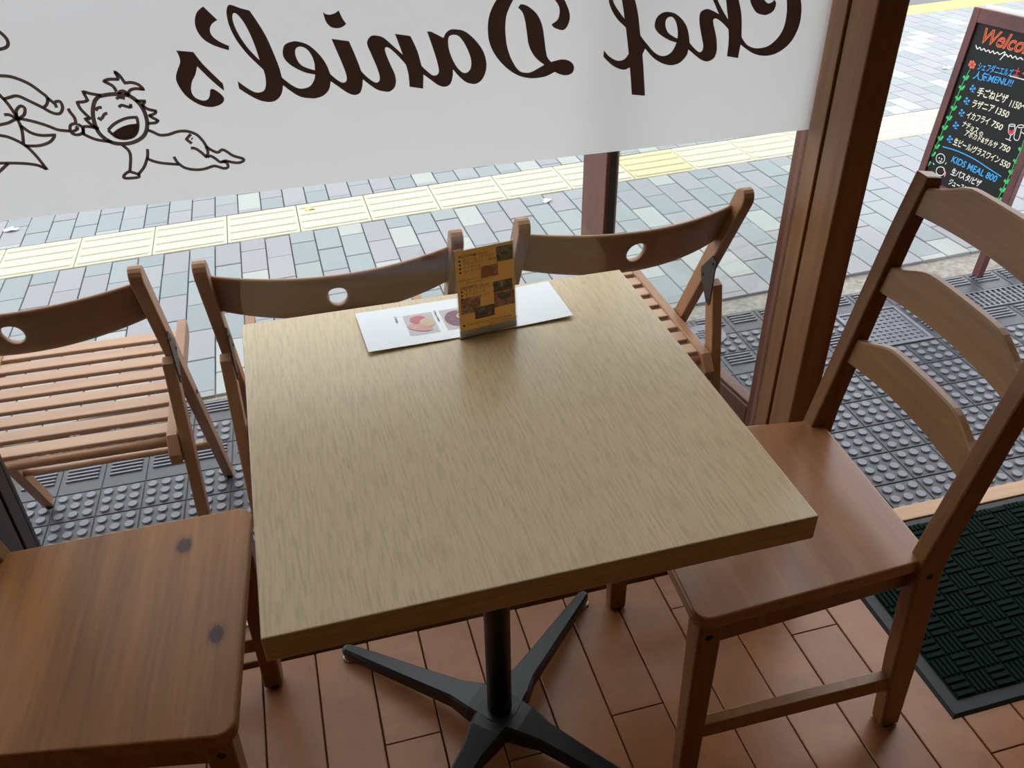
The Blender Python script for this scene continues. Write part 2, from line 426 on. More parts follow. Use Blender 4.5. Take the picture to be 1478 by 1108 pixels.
# pavement of 10 x 20 cm pavers with a band of tactile tiles
TX, TY, TTH = -1.3829, 2.5621, .0073
pav = structure(mesh_obj('street_pavement', box(B(), -5.5, 10.5, -1.14, 2.15, -.10, -.014), M['grout']), 'pale blue and lavender paved sidewalk'); on_street(pav, TTH, TX, TY)
def chamfer_tile(w, d, h, c):
    bm = B(); a, b = w/2, d/2
    t = [bm.verts.new(p) for p in ((-a+c,-b+c,0),(a-c,-b+c,0),(a-c,b-c,0),(-a+c,b-c,0))]
    m = [bm.verts.new(p) for p in ((-a,-b,-c),(a,-b,-c),(a,b,-c),(-a,b,-c))]
    l = [bm.verts.new(p) for p in ((-a,-b,-h),(a,-b,-h),(a,b,-h),(-a,b,-h))]
    bm.faces.new(t)
    for i in range(4):
        j = (i+1) % 4
        bm.faces.new((m[i], m[j], t[j], t[i])); bm.faces.new((l[i], l[j], m[j], m[i]))
    return bm
po = mesh_obj('paver', chamfer_tile(.0955, .1955, .03, .002), M['paver'], pav); paver_me = po.data; bpy.data.objects.remove(po)
spots = []
def fill_pavers(y0, y1, c0, c1):
    for c in range(c0, c1):
        x = .05 + .1*c
        y = y0 - (.1 if c % 2 else 0.0) - .07
        while y < y1:
            a, b = max(y, y0), min(y+.2, y1)
            if b-a > .02: spots.append((x+.05, (a+b)/2, b-a))
            y += .2
fill_pavers(-1.14, -.004, -16, 62)
fill_pavers(.304, 2.15, -30, 95)
def dist(s): return -s[2]/.2*0 + math.hypot(TX+s[0]-CPOS.x, TY+s[1]-CPOS.y)
def in_view(s):
    P = Vector((TX+s[0], TY+s[1], ZG(TX+s[0], TY+s[1]))); v = CROT.transposed() @ (P-CPOS)
    if v.z >= 0: return False
    px, py = 739+F_PX*v.x/-v.z, 554-F_PX*v.y/-v.z
    if not (-30 < px < 1510 and -20 < py < 1130): return False
    if px < 1165 and py < 318-.11*px-25: return False          # behind the frosted film
    return True
vis = sorted([s for s in spots if in_view(s)], key=dist)
shown = set(vis[:300])
far = B()
for s in spots:
    if s in shown:
        o = data_obj('paver', paver_me, pav, (s[0], s[1], random.uniform(-.0012, .0012))); o.scale = (1, s[2]/.2, 1)
    else:
        x, y, d = s; b = d/2-.002; a = .048
        v = [far.verts.new(p) for p in ((x-a,y-b,0),(x+a,y-b,0),(x+a,y+b,0),(x-a,y+b,0),(x-a,y-b,-.02),(x+a,y-b,-.02),(x+a,y+b,-.02),(x-a,y+b,-.02))]
        far.faces.new(v[:4])
        for i in range(4): far.faces.new((v[4+i], v[4+(i+1) % 4], v[(i+1) % 4], v[i]))
stuff(mesh_obj('paver_rest', far, M['paver_far'], pav))
# tactile tiles: four long bars on each
bm = chamfer_tile(.2965, .2965, .03, .002)
for k in range(4):
    yc = -.1125+.075*k
    prism(bm, [(-.135, yc-.017), (.135, yc-.017), (.140, yc), (.135, yc+.017), (-.135, yc+.017), (-.140, yc)], 2, -.002, .0045, .002, 1)
to = mesh_obj('tactile_tile', bm, M['tactile'], pav); tac_me = to.data; bpy.data.objects.remove(to)
tac2 = tac_me.copy(); tac2.materials[0] = M['tactile_worn']
for i in range(-3, 34):
    data_obj('tactile_tile', tac2 if i == 9 else tac_me, pav, (.15+.3*i, .15, 0))

# rubber matting in front of the shop, cast in little squares
MTH = -.035; MX, MY = 1.20, .427; MP = .1135
mats = structure(mesh_obj('rubber_matting', box(B(), -3.6, 1.45, -.16, .915, -.06, -.003), M['rubber_gap']), 'grey rubber matting in front of the shop'); on_street(mats, MTH, MX, MY, .0)
def mat_tile(kind):
    bm = chamfer_tile(MP-.003, MP-.003, .008, .0010)
    if kind == 'dot':
        for i in (-1, 0, 1):
            for j in (-1, 0, 1):
                n = 10; r = .0118; x, y = i*.035, j*.035
                A = [bm.verts.new((x+r*1.12*math.cos(2*PI*k/n), y+r*1.12*math.sin(2*PI*k/n), -.0005)) for k in range(n)]
                T = [bm.verts.new((x+r*math.cos(2*PI*k/n), y+r*math.sin(2*PI*k/n), .0048)) for k in range(n)]
                for k in range(n):
                    f = bm.faces.new((A[k], A[(k+1) % n], T[(k+1) % n], T[k])); f.material_index = 1
                f = bm.faces.new(T); f.material_index = 1
    else:
        for j in range(4):
            y = .044-.0155*j
            box(bm, -.042, .042, y-.0038, y+.0038, -.001, .0042, .001, 1, 1)
    o = mesh_obj('rubber_tile', bm, [M['rubber'], M['rubber_bump']], mats); me = o.data; bpy.data.objects.remove(o); return me
dot_me, bar_me = mat_tile('dot'), mat_tile('bar')
BARROWS = (5, 7)
skip = []
for j in range(-1, 8):
    for i in range(-20, 10):
        x, y = MP*(i+.5), MP*(j+.5)
        wx = MX+x; 
        if -.6 < i-2.4 < 1.4 and j in (5, 6): 
            continue                                   # square iron cover sits here
        if i >= 5 and j in (6, ): continue             # drain grating
        data_obj('rubber_tile', bar_me if j in BARROWS else dot_me, mats, (x, y, 0))
# concrete strip between matting and pavers
bm = B(); n = 60
box(bm, -3.6, 2.4, .914, 1.09, -.06, -.010)
cs = structure(mesh_obj('concrete_strip', bm, M['concrete']), 'rough concrete strip between rubber matting and pavers'); on_street(cs, MTH*.6, MX, MY-.0)
bm = B(); bm.faces.new([bm.verts.new(p) for p in ((-30, 4.6, -.30), (30, 4.6, -.30), (30, 40, -.30), (-30, 40, -.30))])
structure(mesh_obj('road', bm, M['asphalt']))
bm = box(B(), -5.5, 10.5, 2.16, 2.40, -.12, -.002, .005)
kb = structure(mesh_obj('kerb', bm, M['kerb']), 'yellow painted kerb line of the sidewalk'); on_street(kb, TTH, TX, TY)

# ================================================================== THINGS
# ------------------------------------------------------------------ cafe table
TS, TZ, TT = .6274, .7230, .0363
tbl = tag(empty('cafe_table', (0, 0, 0), math.radians(.32)), 'square pale oak cafe table on a black four-legged pedestal', 'table')
h = TS/2
bm = box(B(), -h, h, -h, h, TZ-TT, TZ, .0018, 2)
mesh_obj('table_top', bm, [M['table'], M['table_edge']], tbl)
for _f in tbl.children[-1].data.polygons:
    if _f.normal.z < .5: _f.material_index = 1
mesh_obj('column', tube(B(), (0,-.018,.05), (0,-.018,TZ-TT), .0215, n=24), M['black_metal'], tbl)
mesh_obj('mounting_plate', box(B(), -.14, .14, -.158, .122, TZ-TT-.008, TZ-TT, .002), M['black_metal'], tbl)
hub = B(); tube(hub, (0,-.018,.038), (0,-.018,.075), .046, .036, 24)
mesh_obj('hub', hub, M['black_metal'], tbl)
for a in (45, 135, 225, 315):
    ca, sa = math.cos(math.radians(a)), math.sin(math.radians(a))
    d = Vector((ca, sa, 0)); n = Vector((-sa, ca, 0)); c0 = Vector((0, -.018, 0)); bm = B()
    rings = []
    for (r, w, zb, zt) in ((.0, .036, .040, .080), (.05, .030, .040, .078), (.09, .021, .040, .070), (.18, .017, .028, .055), (.28, .0135, .016, .040), (.345, .010, .010, .029), (.352, .007, .012, .026)):
        p = c0+d*r
        rings.append([bm.verts.new(q) for q in (p-n*w+Vector((0,0,zb)), p+n*w+Vector((0,0,zb)), p+n*w+Vector((0,0,zt-.004)), p+n*(w-.004)+Vector((0,0,zt)), p-n*(w-.004)+Vector((0,0,zt)), p-n*w+Vector((0,0,zt-.004)))])
    for A, Bq in zip(rings, rings[1:]):
        for i in range(6): bm.faces.new((A[i], A[(i+1) % 6], Bq[(i+1) % 6], Bq[i]))
    bm.faces.new(rings[0][::-1]); bm.faces.new(rings[-1])
    bmesh.ops.recalc_face_normals(bm, faces=bm.faces[:])
    lg = mesh_obj('leg', bm, M['black_metal'], tbl)
    g = c0+d*.340; fb = B(); tube(fb, (g.x, g.y, 0), (g.x, g.y, .005), .015, .013, 16); tube(fb, (g.x, g.y, .005), (g.x, g.y, .014), .005, n=8)
    mesh_obj('foot_glide', fb, M['chrome'], lg)

# ------------------------------------------------------------------ ladder-back chairs
def ladder_chair(name, seat_mat):
    """local +x points to the back; origin on the floor below the seat centre"""
    root = empty(name)
    SZ, ST = .430, .024
    fx, bx, fw, bw = -.188, .212, .214, .180
    # seat board: trapezoid with rounded front corners
    out = []
    for cx, cy, s0, r in ((fx, -fw, 180, .024), (bx, -bw, 270, .006), (bx, bw, 0, .006), (fx, fw, 90, .024)):
        ox = cx + (r if cx < 0 else -r); oy = cy + (r if cy < 0 else -r)
        for k in range(7):
            a = math.radians(s0+15*k); out.append((ox+r*math.cos(a), oy+r*math.sin(a)))
    mesh_obj('seat', prism(B(), out, 2, SZ-ST, SZ, .004, 3), seat_mat, root)
    # aprons
    mesh_obj('apron', box(B(), fx+.030, fx+.048, -fw+.045, fw-.045, SZ-ST-.05, SZ-ST+.002, .002), M['chair'], root)
    for s in (-1, 1):
        y0, y1 = s*(fw-.010), s*(bw-.012)
        lo = lambda x, y, dy, z: (x, y+dy, z)
        pts = [(fx+.040, min(y0, y0-s*.020)), (bx-.022, min(y1, y1-s*.020)), (bx-.022, max(y1, y1-s*.020)), (fx+.040, max(y0, y0-s*.020))]
        mesh_obj('apron', hexa(B(), [(x, y, SZ-ST-.045) for x, y in pts], [(x, y, SZ-ST+.002) for x, y in pts], .002), M['chair'], root)
        # front leg, tapering and splayed a little
        yc = s*(fw-.026); q = .0205
        top = [(fx+.008, yc-q, SZ-ST), (fx+.046, yc-q, SZ-ST), (fx+.046, yc+q, SZ-ST), (fx+.008, yc+q, SZ-ST)]
        bt = [(fx+.016, yc-.0155+s*.004, .004), (fx+.050, yc-.0155+s*.004, .004), (fx+.050, yc+.0155+s*.004, .004), (fx+.016, yc+.0155+s*.004, .004)]
        fl_ = mesh_obj('leg', hexa(B(), bt, top, .004), M['chair'], root)
        mesh_obj('glide', tube(B(), (fx+.033, yc+s*.004, 0), (fx+.033, yc+s*.004, .006), .0155, n=14), M['glide'], fl_)
        mesh_obj('bolt', tube(B(), (fx+.026, yc+s*(q+.0005), SZ-ST-.025), (fx+.026, yc+s*(q-.004), SZ-ST-.025), .006, n=12), M['bolt'], fl_)
        # back post: splayed foot, leaning back above the seat
        yb = s*(bw-.006); w = .0155
        prof = [(.222,.004),(.258,.004),(.246,.20),(.228,.405),(.234,.47),(.264,.65),(.294,.805),(.315,.888),(.312,.899),(.285,.903),(.261,.805),(.229,.65),(.197,.49),(.183,.42),(.200,.20)]
        bp = mesh_obj('back_post', prism(B(), prof, 1, yb-w, yb+w, .004), M['chair'], root)
        mesh_obj('glide', tube(B(), (.240, yb, 0), (.240, yb, .006), .0165, n=14), M['glide'], bp)
        mesh_obj('bolt', tube(B(), (.206, yb+s*(w+.0005), SZ-.030), (.206, yb+s*(w-.004), SZ-.030), .006, n=12), M['bolt'], bp)
        # side stretcher
        a0, a1 = Vector((fx+.035, s*(fw-.024), .128)), Vector((.228, yb, .128))
        pts = [(a0.x, a0.y-.010), (a1.x, a1.y-.010), (a1.x, a1.y+.010), (a0.x, a0.y+.010)]
        mesh_obj('stretcher', hexa(B(), [(x, y, .108) for x, y in pts], [(x, y, .142) for x, y in pts], .002), M['rail'], root)
    # three camel-backed rails, bowed backwards
    def xb(z): return .197 + (z-.49)*.204 + .017
    for z0, z1, hump in ((.842, .884, .030), (.706, .750, .026), (.570, .614, .026)):
        bm = B(); N = 24; rings = []
        yw = bw-.016
        for i in range(N+1):
            t = i/N; y = -yw+2*yw*t
            u = abs(2*t-1); e = max(0, min(1, (1-u)/.55)); e = e*e*(3-2*e)
            bow = .010*(1-(2*t-1)**2)
            zt = z1+hump*e; zb = z0+.006*(1-(2*t-1)**2)
            xt, xo = xb(zt)+bow, xb(zb)+bow
            rings.append([bm.verts.new(c) for c in ((xo-.008, y, zb), (xo+.008, y, zb), (xt+.008, y, zt-.003), (xt+.005, y, zt), (xt-.005, y, zt), (xt-.008, y, zt-.003))])
        for A, Bq in zip(rings, rings[1:]):
            for i in range(6): bm.faces.new((A[i], A[(i+1) % 6], Bq[(i+1) % 6], Bq[i]))
        bm.faces.new(rings[0][::-1]); bm.faces.new(rings[-1]); bmesh.ops.recalc_face_normals(bm, faces=bm.faces[:])
        mesh_obj('back_rail', bm, M['rail'], root)
    return root
c1 = ladder_chair('dining_chair', M['seat']); c1.location = (.450, .004, 0); c1.rotation_euler = (0, 0, math.radians(-3.0))
tag(c1, 'brown pine ladder-back chair between the table and the green doormat', 'chair')
c2 = ladder_chair('dining_chair', M['seat_knot']); c2.location = (-.559, .0257, 0); c2.rotation_euler = (0, 0, math.radians(175.2))
tag(c2, 'brown pine chair with dark knots in its bare seat board', 'chair')

# ------------------------------------------------------------------ folding chairs outside
def folding_chair():
    """origin on the ground below the top of the back; +y is where a sitter looks"""
    root = empty('folding_chair'); HW = .2265; T = .012
    for s in (-1, 1):
        x = s*HW
        dirv = Vector((0, .42, -.815)).normalized(); nrm = Vector((0, dirv.z*-1, dirv.y)).normalized()   # in the yz plane
        def quad(p, w): return p+nrm*w, p-nrm*w
        P0, P1 = Vector((0, .002, .825)), Vector((0, .432, .008))
        prof = []
        top = P0; L = (P1-P0)
        w0 = .019
        a = P0 + nrm*w0; b = P1 + nrm*.016; c = P1 - nrm*.014; d = P0 - nrm*w0
        prof = [(a.y, a.z), (b.y, b.z), (c.y, c.z), (d.y, d.z)] + [((P0+nrm*w0*math.cos(t_)-dirv*.026*math.sin(t_)).y, (P0+nrm*w0*math.cos(t_)-dirv*.026*math.sin(t_)).z) for t_ in [PI*k_/8 for k_ in range(7, 0, -1)]]
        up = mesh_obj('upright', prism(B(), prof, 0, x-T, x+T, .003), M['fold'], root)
        # rear leg, hinged below the upright
        A0, A1 = Vector((0, .070, .602)), Vector((0, -.070, .004))
        dl = (A1-A0).normalized(); nl = Vector((0, -dl.z, dl.y))
        q = [A0+nl*.018, A1+nl*.013, A1-nl*.013, A0-nl*.018]
        prof = [(v.y, v.z) for v in q]; prof.insert(0, (A0.y-dl.y*.010, A0.z-dl.z*.010))
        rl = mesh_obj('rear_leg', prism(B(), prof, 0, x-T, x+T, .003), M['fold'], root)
        # steel hinge plate on the inner face
        hp = [(.048, .665), (.066, .672), (.108, .625), (.104, .606), (.070, .560), (.058, .556), (.054, .566)]
        for sd in (-s, s):
            hg = mesh_obj('hinge_plate', prism(B(), hp, 0, x+sd*T, x+sd*(T+.0025), .0), M['hinge'], root)
            for (yy, zz) in ((.060, .656), (.096, .614), (.062, .568)):
                mesh_obj('rivet', tube(B(), (x+sd*(T+.002), yy, zz), (x+sd*(T+.004), yy, zz), .0035, n=8), M['bolt'], hg)
        # seat side rail
        sx = s*(HW-T-.0125)
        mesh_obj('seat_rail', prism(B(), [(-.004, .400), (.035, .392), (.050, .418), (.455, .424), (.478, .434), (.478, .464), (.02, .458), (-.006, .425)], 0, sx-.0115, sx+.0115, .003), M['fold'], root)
        mesh_obj('pivot_bolt', tube(B(), (x-s*.02, .21, .428), (x+s*(T+.002), .21, .428), .005, n=10), M['bolt'], root)
        mesh_obj('foot_cap', tube(B(), (x, .427, -.004), (x, .424, .012), .010, n=10), M['bolt'], up)
    for k in range(8):
        y = .056+.0525*k; z0 = .449+.0008*k
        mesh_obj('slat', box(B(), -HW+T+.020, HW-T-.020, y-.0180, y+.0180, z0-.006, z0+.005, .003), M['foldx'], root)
    # curved top rail with an oval grip hole
    bm = B(); N = 32; rows = []
    def pt(u, v, o):   # u -1..1 across, v 0..1 up, o depth offset
        bow = -.060*(1-u*u)
        zz = .704+.100*v - .012*(1-u*u)*(1-v) ; lean = -(v-.5)*.05
        return Vector((u*(HW-.004), .055+bow+lean+o, zz+ .006*(1-u*u)*0))
    us = [-1+2*i/N for i in range(N+1)]; V = 8
    hole_u, hole_v = .058, .20
    def warp(u, v):    # pull grid lines onto the hole edge
        return u, v
    grid = {}
    for o, key in ((-.009, 0), (.009, 1)):
        for i in range(N+1):
            for j in range(V+1):
                u, v = us[i], j/V
                du, dv = u/(.085), (v-.52)/.235
                r = math.hypot(du, dv)
                if i in (N//2-1, N//2, N//2+1) and j in (3, 4, 5):
                    ang = math.atan2((j-4), (i-N//2))
                    if not (i == N//2 and j == 4):
                        u = .085*math.cos(ang); v = .52+.235*math.sin(ang)
                grid[key, i, j] = bm.verts.new(pt(u, v, o + (0 if j not in (0, V) else (-o*.35))))
    holes = [(N//2-1, 3), (N//2, 3), (N//2-1, 4), (N//2, 4)]
    for i in range(N):
        for j in range(V):
            if (i, j) in holes: continue
            bm.faces.new((grid[0,i,j], grid[0,i+1,j], grid[0,i+1,j+1], grid[0,i,j+1]))
            bm.faces.new((grid[1,i,j], grid[1,i,j+1], grid[1,i+1,j+1], grid[1,i+1,j]))
    for i in range(N):
        bm.faces.new((grid[0,i,0], grid[1,i,0], grid[1,i+1,0], grid[0,i+1,0])); bm.faces.new((grid[0,i,V], grid[0,i+1,V], grid[1,i+1,V], grid[1,i,V]))
    for j in range(V):
        bm.faces.new((grid[0,0,j], grid[0,0,j+1], grid[1,0,j+1], grid[1,0,j])); bm.faces.new((grid[0,N,j], grid[1,N,j], grid[1,N,j+1], grid[0,N,j+1]))
    c = N//2; ringh = [(c-1,3),(c,3),(c+1,3),(c+1,4),(c+1,5),(c,5),(c-1,5),(c-1,4)]
    for a, b in zip(ringh, ringh[1:]+ringh[:1]):
        bm.faces.new((grid[0,a[0],a[1]], grid[0,b[0],b[1]], grid[1,b[0],b[1]], grid[1,a[0],a[1]]))
    for v in [v for v in bm.verts if not v.link_faces]: bm.verts.remove(v)
    bmesh.ops.recalc_face_normals(bm, faces=bm.faces[:])
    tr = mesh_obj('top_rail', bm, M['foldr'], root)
    sub = tr.modifiers.new('round', 'SUBSURF'); sub.levels = 1; sub.render_levels = 2
    for p in tr.data.polygons: p.use_smooth = True
    mesh_obj('rear_rod', tube(B(), (-HW, .030, .436), (HW, .030, .436), .0105, n=14), M['rod'], root)
    mesh_obj('front_rod', tube(B(), (-HW, .335, .185), (HW, .335, .185), .0085, n=14), M['rod'], root)
    return root
fc = folding_chair()
def prune(root, outer):      # a chair keeps its hinge plates on one side of the legs only
    for ch in list(root.children):
        if ch.name.split('.')[0] == 'hinge_plate':
            xs = [abs(v.co.x) for v in ch.data.vertices]
            if (sum(xs)/len(xs) > .2265) == outer:
                for g in list(ch.children): bpy.data.objects.remove(g)
                bpy.data.objects.remove(ch)
FG = 'folding chairs along the window'
def put(o, x, y, rz, label):
    o.location = (x, y, ZG(x, y+.2)); o.rotation_euler = (0, 0, math.radians(rz)); tag(o, label, 'folding chair', FG)
put(fc, .4175, .502, 1.0, 'slatted wooden folding chair outside, beside the open glass door')
f2 = copy_tree(fc); put(f2, -.155, .528, -1.0, 'middle slatted wooden folding chair of the three outside the window')
f3 = copy_tree(fc); prune(f3, False); prune(fc, True); prune(f2, True); put(f3, -.722, .590, -1.0, 'slatted wooden folding chair outside, behind the knotty bare seat')

# ------------------------------------------------------------------ lettering on the glass (it reads from the street)
ZONE = {1: (240, 0, 6.922), 2: (400, 0, 6.925), 3: (560, 0, 7.917), 4: (680, 0, 8.211), 5: (850, 0, 7.3875), 6: (960, 0, 6.718),
        7: (0, 80, 6.154), 8: (170, 140, 7.39), 9: (0, 0, 4.258)}
YV = YG-.0016
def zone(z, pts):
    ox, oy, s = ZONE[z]; out = []
    for p in pts:
        q = on_y(ox+p[0]/s, oy+p[1]/s, YV); out.append((q.x, q.z)+tuple(p[2:]))
    return out
GF = Matrix(((1,0,0,0), (0,0,-1,YV), (0,1,0,0), (0,0,0,1)))       # local XY -> world XZ
let = tag(empty('window_lettering', (0, 0, 0)), 'dark brown script lettering stuck on the frosted window film', 'lettering')
c = 1
def letter(name, outer, holes=()):
    filled(name, [catmull(outer, True)] + [catmull(hh, True) for hh in holes], M['vinyl'], let, GF)
letter('apostrophe', zone(1, [(368,65,c),(510,200,c),(455,240),(435,300),(460,360),(530,415),(628,460,c),(625,502,c),(480,455),(370,390),(300,290),(286,190),(310,115)]))
letter('letter_s', zone(1, [(100,505,c),(270,520,c),(360,635),(470,745),(565,835,c),(578,895,c),(560,893),(440,790),(308,662,c),(290,745),(255,825),(250,910),(290,975),(370,1005),(415,990),(435,950),(440,900),(470,890),(540,935),(578,985),(560,1030),(500,1060),(420,1068),(310,1035),(190,950),(110,830),(97,760),(115,690),(138,625),(130,570)]))
letter('letter_l', zone(1, [(640,48),(607,75),(602,140),(630,260),(700,400),(800,530),(900,630),(970,695,c),(990,770),(995,850),(975,905),(920,925),(860,910),(780,860),(713,810,c),(728,885,c),(830,950),(930,1000),(1025,1018),(1100,1000),(1150,940),(1168,852,c),(1155,778,c),(1130,680),(1080,550),(1000,370),(910,220),(830,105,c),(740,82)]),
       [zone(1, [(685,130),(662,150),(668,220),(720,340),(800,460),(870,540),(932,602,c),(900,500),(850,370),(790,250),(730,165)])])
letter('letter_e', zone(2, [(48,775,c),(130,840),(200,878),(260,885),(330,860),(370,800),(380,745,c),(270,720),(150,660),(75,590),(55,520),(75,450),(140,418),(210,415),(320,455),(430,555),(500,660),(527,735,c),(536,812,c),(520,890),(470,950),(400,978),(340,982),(230,965),(130,905),(60,850,c),(40,800,c)]),
       [zone(2, [(225,465),(185,490),(185,560),(230,640),(300,680),(378,702,c),(370,620),(330,530),(280,480)])])
letter('letter_i', zone(2, [(543,388,c),(718,412,c),(770,530),(815,640),(838,708,c),(857,792,c),(850,870),(825,930),(770,948),(700,925),(620,870),(536,812,c),(520,770,c),(527,735,c),(590,790),(650,825),(690,812),(693,760),(660,660),(600,520)]))
letter('letter_i_dot', zone(2, [(458,122,c),(490,142),(530,146),(575,132),(615,105,c),(650,180),(690,238,c),(650,270),(590,282),(530,265),(485,210)]))
letter('letter_n', zone(2, [(838,708,c),(900,770),(970,820),(1010,820),(1027,780),(1000,680),(940,540),(902,450),(905,400),(940,360),(990,355),(1060,375),(1150,450),(1257,548,c),(1220,450),(1178,338,c),(1332,360,c)])
       + zone(3, [(300,500),(345,610),(382,750,c),(405,850,c),(402,1012,c),(248,990,c),(240,900),(230,830),(205,738,c)])
       + zone(2, [(1200,550),(1120,480),(1080,478),(1085,530),(1130,640),(1175,740),(1188,810),(1175,870),(1130,912),(1080,915),(1000,895),(930,850),(857,792,c),(830,750,c)]))
letter('letter_a', zone(3, [(447,360,c),(490,360,c),(635,433,c),(660,380),(710,340),(780,335),(880,360),(990,450),(1080,570),(1120,690),(1120,800),(1080,900),(1020,950),(960,958),(880,930),(800,860),(742,790,c),(738,880),(710,960),(650,990),(580,975),(500,920),(405,850,c),(375,800,c),(382,750,c),(450,815),(510,860),(560,855),(582,810),(560,700),(520,570)]),
       [zone(3, [(755,397),(700,415),(687,490),(710,610),(770,740),(840,820),(900,830),(945,780),(950,690),(920,590),(870,490),(810,415)])])
letter('letter_d', zone(4, [(310,-10),(250,90),(210,210),(198,340),(210,470),(250,590),(320,700),(420,805),(540,885),(660,922),(760,925),(880,905),(990,852,c),(1060,882),(1130,890),(1195,865),(1220,800),(1195,745),(1140,712),(1070,705),(1000,720),(950,735,c),(905,680),(885,600),(870,480),(850,340),(820,240),(770,155),(690,85),(630,55),(585,50,c),(558,92,c),(610,150),(640,250),(660,380),(680,520),(720,620),(780,700),(868,768,c),(760,830),(700,858),(640,862),(580,845),(520,780),(460,660),(420,520),(405,360),(412,220),(440,120),(500,0),(570,-70),(700,-110),(850,-100),(950,-50),(1000,10),(1045,90),(1045,180),(1020,240),(960,285),(965,310),(1000,335),(1080,357),(1130,325),(1165,240),(1165,150),(1130,50),(1090,-20),(1000,-110),(850,-180),(700,-190),(520,-150),(400,-90)]))
letter('letter_f', zone(5, [(160,535,c),(200,585),(260,630),(320,648),(380,630),(425,575,c),(412,450),(395,295,c),(300,200),(240,100),(210,0),(205,-60),(230,-130),(300,-170),(400,-150),(450,-90),(490,0),(520,130),(535,250),(548,378,c),(600,518,c),(570,580,c),(580,700),(588,850),(597,1020,c),(457,1008,c),(448,860),(437,718,c),(380,742),(320,732),(240,690),(155,605,c)]),
       [zone(5, [(255,0),(250,-60),(275,-100),(320,-90),(345,-40),(355,20),(368,100),(382,205,c),(320,120),(280,60)])])
letter('letter_e', zone(5, [(548,378,c),(620,470),(700,560),(780,597),(850,580),(900,530),(935,455,c),(850,425),(760,370),(710,310),(703,250),(730,180),(790,135),(850,127),(930,150),(1010,225),(1055,320),(1072,440,c),(1063,522,c),(1040,590),(980,660),(910,690),(840,692),(760,665),(680,610),(600,518,c),(560,440,c)]),
       [zone(5, [(865,178),(825,205),(815,270),(840,340),(885,380),(945,412,c),(948,330),(930,240),(900,190)])])
letter('letter_h', zone(6, [(235,410,c),(280,465),(330,505),(360,490),(370,440),(350,330),(332,200),(345,120),(400,88),(450,98),(523,138,c),(490,60),(462,-10),(450,-80),(480,-150),(560,-160),(640,-120),(700,-50),(718,20),(738,130),(742,240),(740,360,c),(732,432,c),(720,490),(706,563,c),(600,545,c),(612,450),(618,360),(615,285,c),(560,225),(500,182),(468,190),(470,240),(490,330),(500,420),(498,500),(470,565),(410,595),(350,580),(290,535),(225,478,c),(215,440,c)]),
       [zone(6, [(505,-10),(500,-60),(530,-90),(570,-70),(590,-10),(600,90),(612,190,c),(555,95)])])
letter('letter_c', zone(6, [(740,360,c),(790,430),(850,462),(910,468),(1000,445),(1090,370),(1150,270),(1178,140),(1180,0),(1160,-90),(1100,-140),(1020,-130),(965,-70),(960,-10),(985,25),(1010,32),(1040,20),(1060,0),(1075,40),(1050,105),(1000,138),(955,145),(890,125),(850,70),(825,0),(830,-100),(890,-180),(1000,-230),(1120,-220),(1230,-160),(1290,-70),(1318,20),(1320,130),(1295,260),(1230,390),(1140,480),(1040,530),(940,540),(850,515),(780,470),(732,432,c),(725,395,c)]))

# ------------------------------------------------------------------ line drawing beside the lettering
drw = tag(empty('window_drawing', (0, 0, 0)), 'dark outline drawing of a laughing child beside an apron on the window film', 'decal')
def strokes(name, items, hw=.0021):
    bm = B()
    for z, pts in items: ribbon(bm, catmull(zone(z, pts), False, 5), hw, GF, .0002)
    return mesh_obj(name, bm, M['vinyl_line'], drw)
strokes('head_outline', [(7, [(880,360),(840,410),(825,500),(840,600),(890,700),(990,770),(1100,785),(1200,765),(1280,710),(1308,620),(1290,520),(1240,430),(1160,365),(1080,345),(980,345),(880,362)])], .0027)
strokes('hair', [(7, [(900,355),(800,338),(735,318,c),(780,400,c),(740,412),(685,415,c),(720,480),(805,562,c),(755,562,c),(800,605),(850,640)]),
    (7, [(1200,402),(1290,405,c),(1265,440,c),(1310,475),(1385,492,c),(1375,515),(1325,535,c),(1360,555),(1405,578,c),(1380,598),(1310,602)]),
    (7, [(1035,322),(1000,270),(918,228,c),(970,212),(1050,212,c),(1040,180),(1018,145,c),(1060,175),(1110,245,c),(1170,240),(1230,260),(1278,302,c),(1200,295),(1150,315),(1140,360)]),
    (7, [(1050,340),(1070,318),(1105,318),(1130,345)])])
strokes('face', [(7, [(1030,385),(1060,372),(1110,382)]), (7, [(1055,460),(1080,442),(1120,452),(1160,462)]), (7, [(1160,430),(1163,470)]),
    (7, [(850,490),(870,465),(905,462)]), (7, [(955,515),(930,520),(905,560)]), (7, [(868,552),(908,575)]),
    (7, [(960,662),(1020,605),(1120,558),(1215,548,c),(1225,600),(1222,660),(1190,715),(1120,738),(1050,730),(1000,700),(960,662)])])
filled('open_mouth', [catmull(zone(7, [(1000,695),(1060,645),(1140,615),(1222,605,c),(1222,660),(1190,715),(1120,738),(1050,730)]), True)], M['vinyl'], drw, GF)
strokes('arm', [(7, [(740,632),(790,632),(880,650)]), (7, [(735,640),(745,700,c),(850,745),(990,768)]),
    (7, [(690,605),(640,610),(622,640),(640,690),(690,705),(735,685),(735,640),(690,610)]), (7, [(640,680),(690,650),(670,630)]),
    (7, [(675,598),(660,550),(625,505),(605,470)]),
    (7, [(1085,795),(1140,840),(1160,900),(1155,1025)]), (7, [(1310,830),(1310,900),(1280,990),(1225,1060)]),
    (7, [(1155,1025),(1110,1055),(1100,1085),(1150,1090),(1230,1080),(1225,1055),(1150,1030)])])
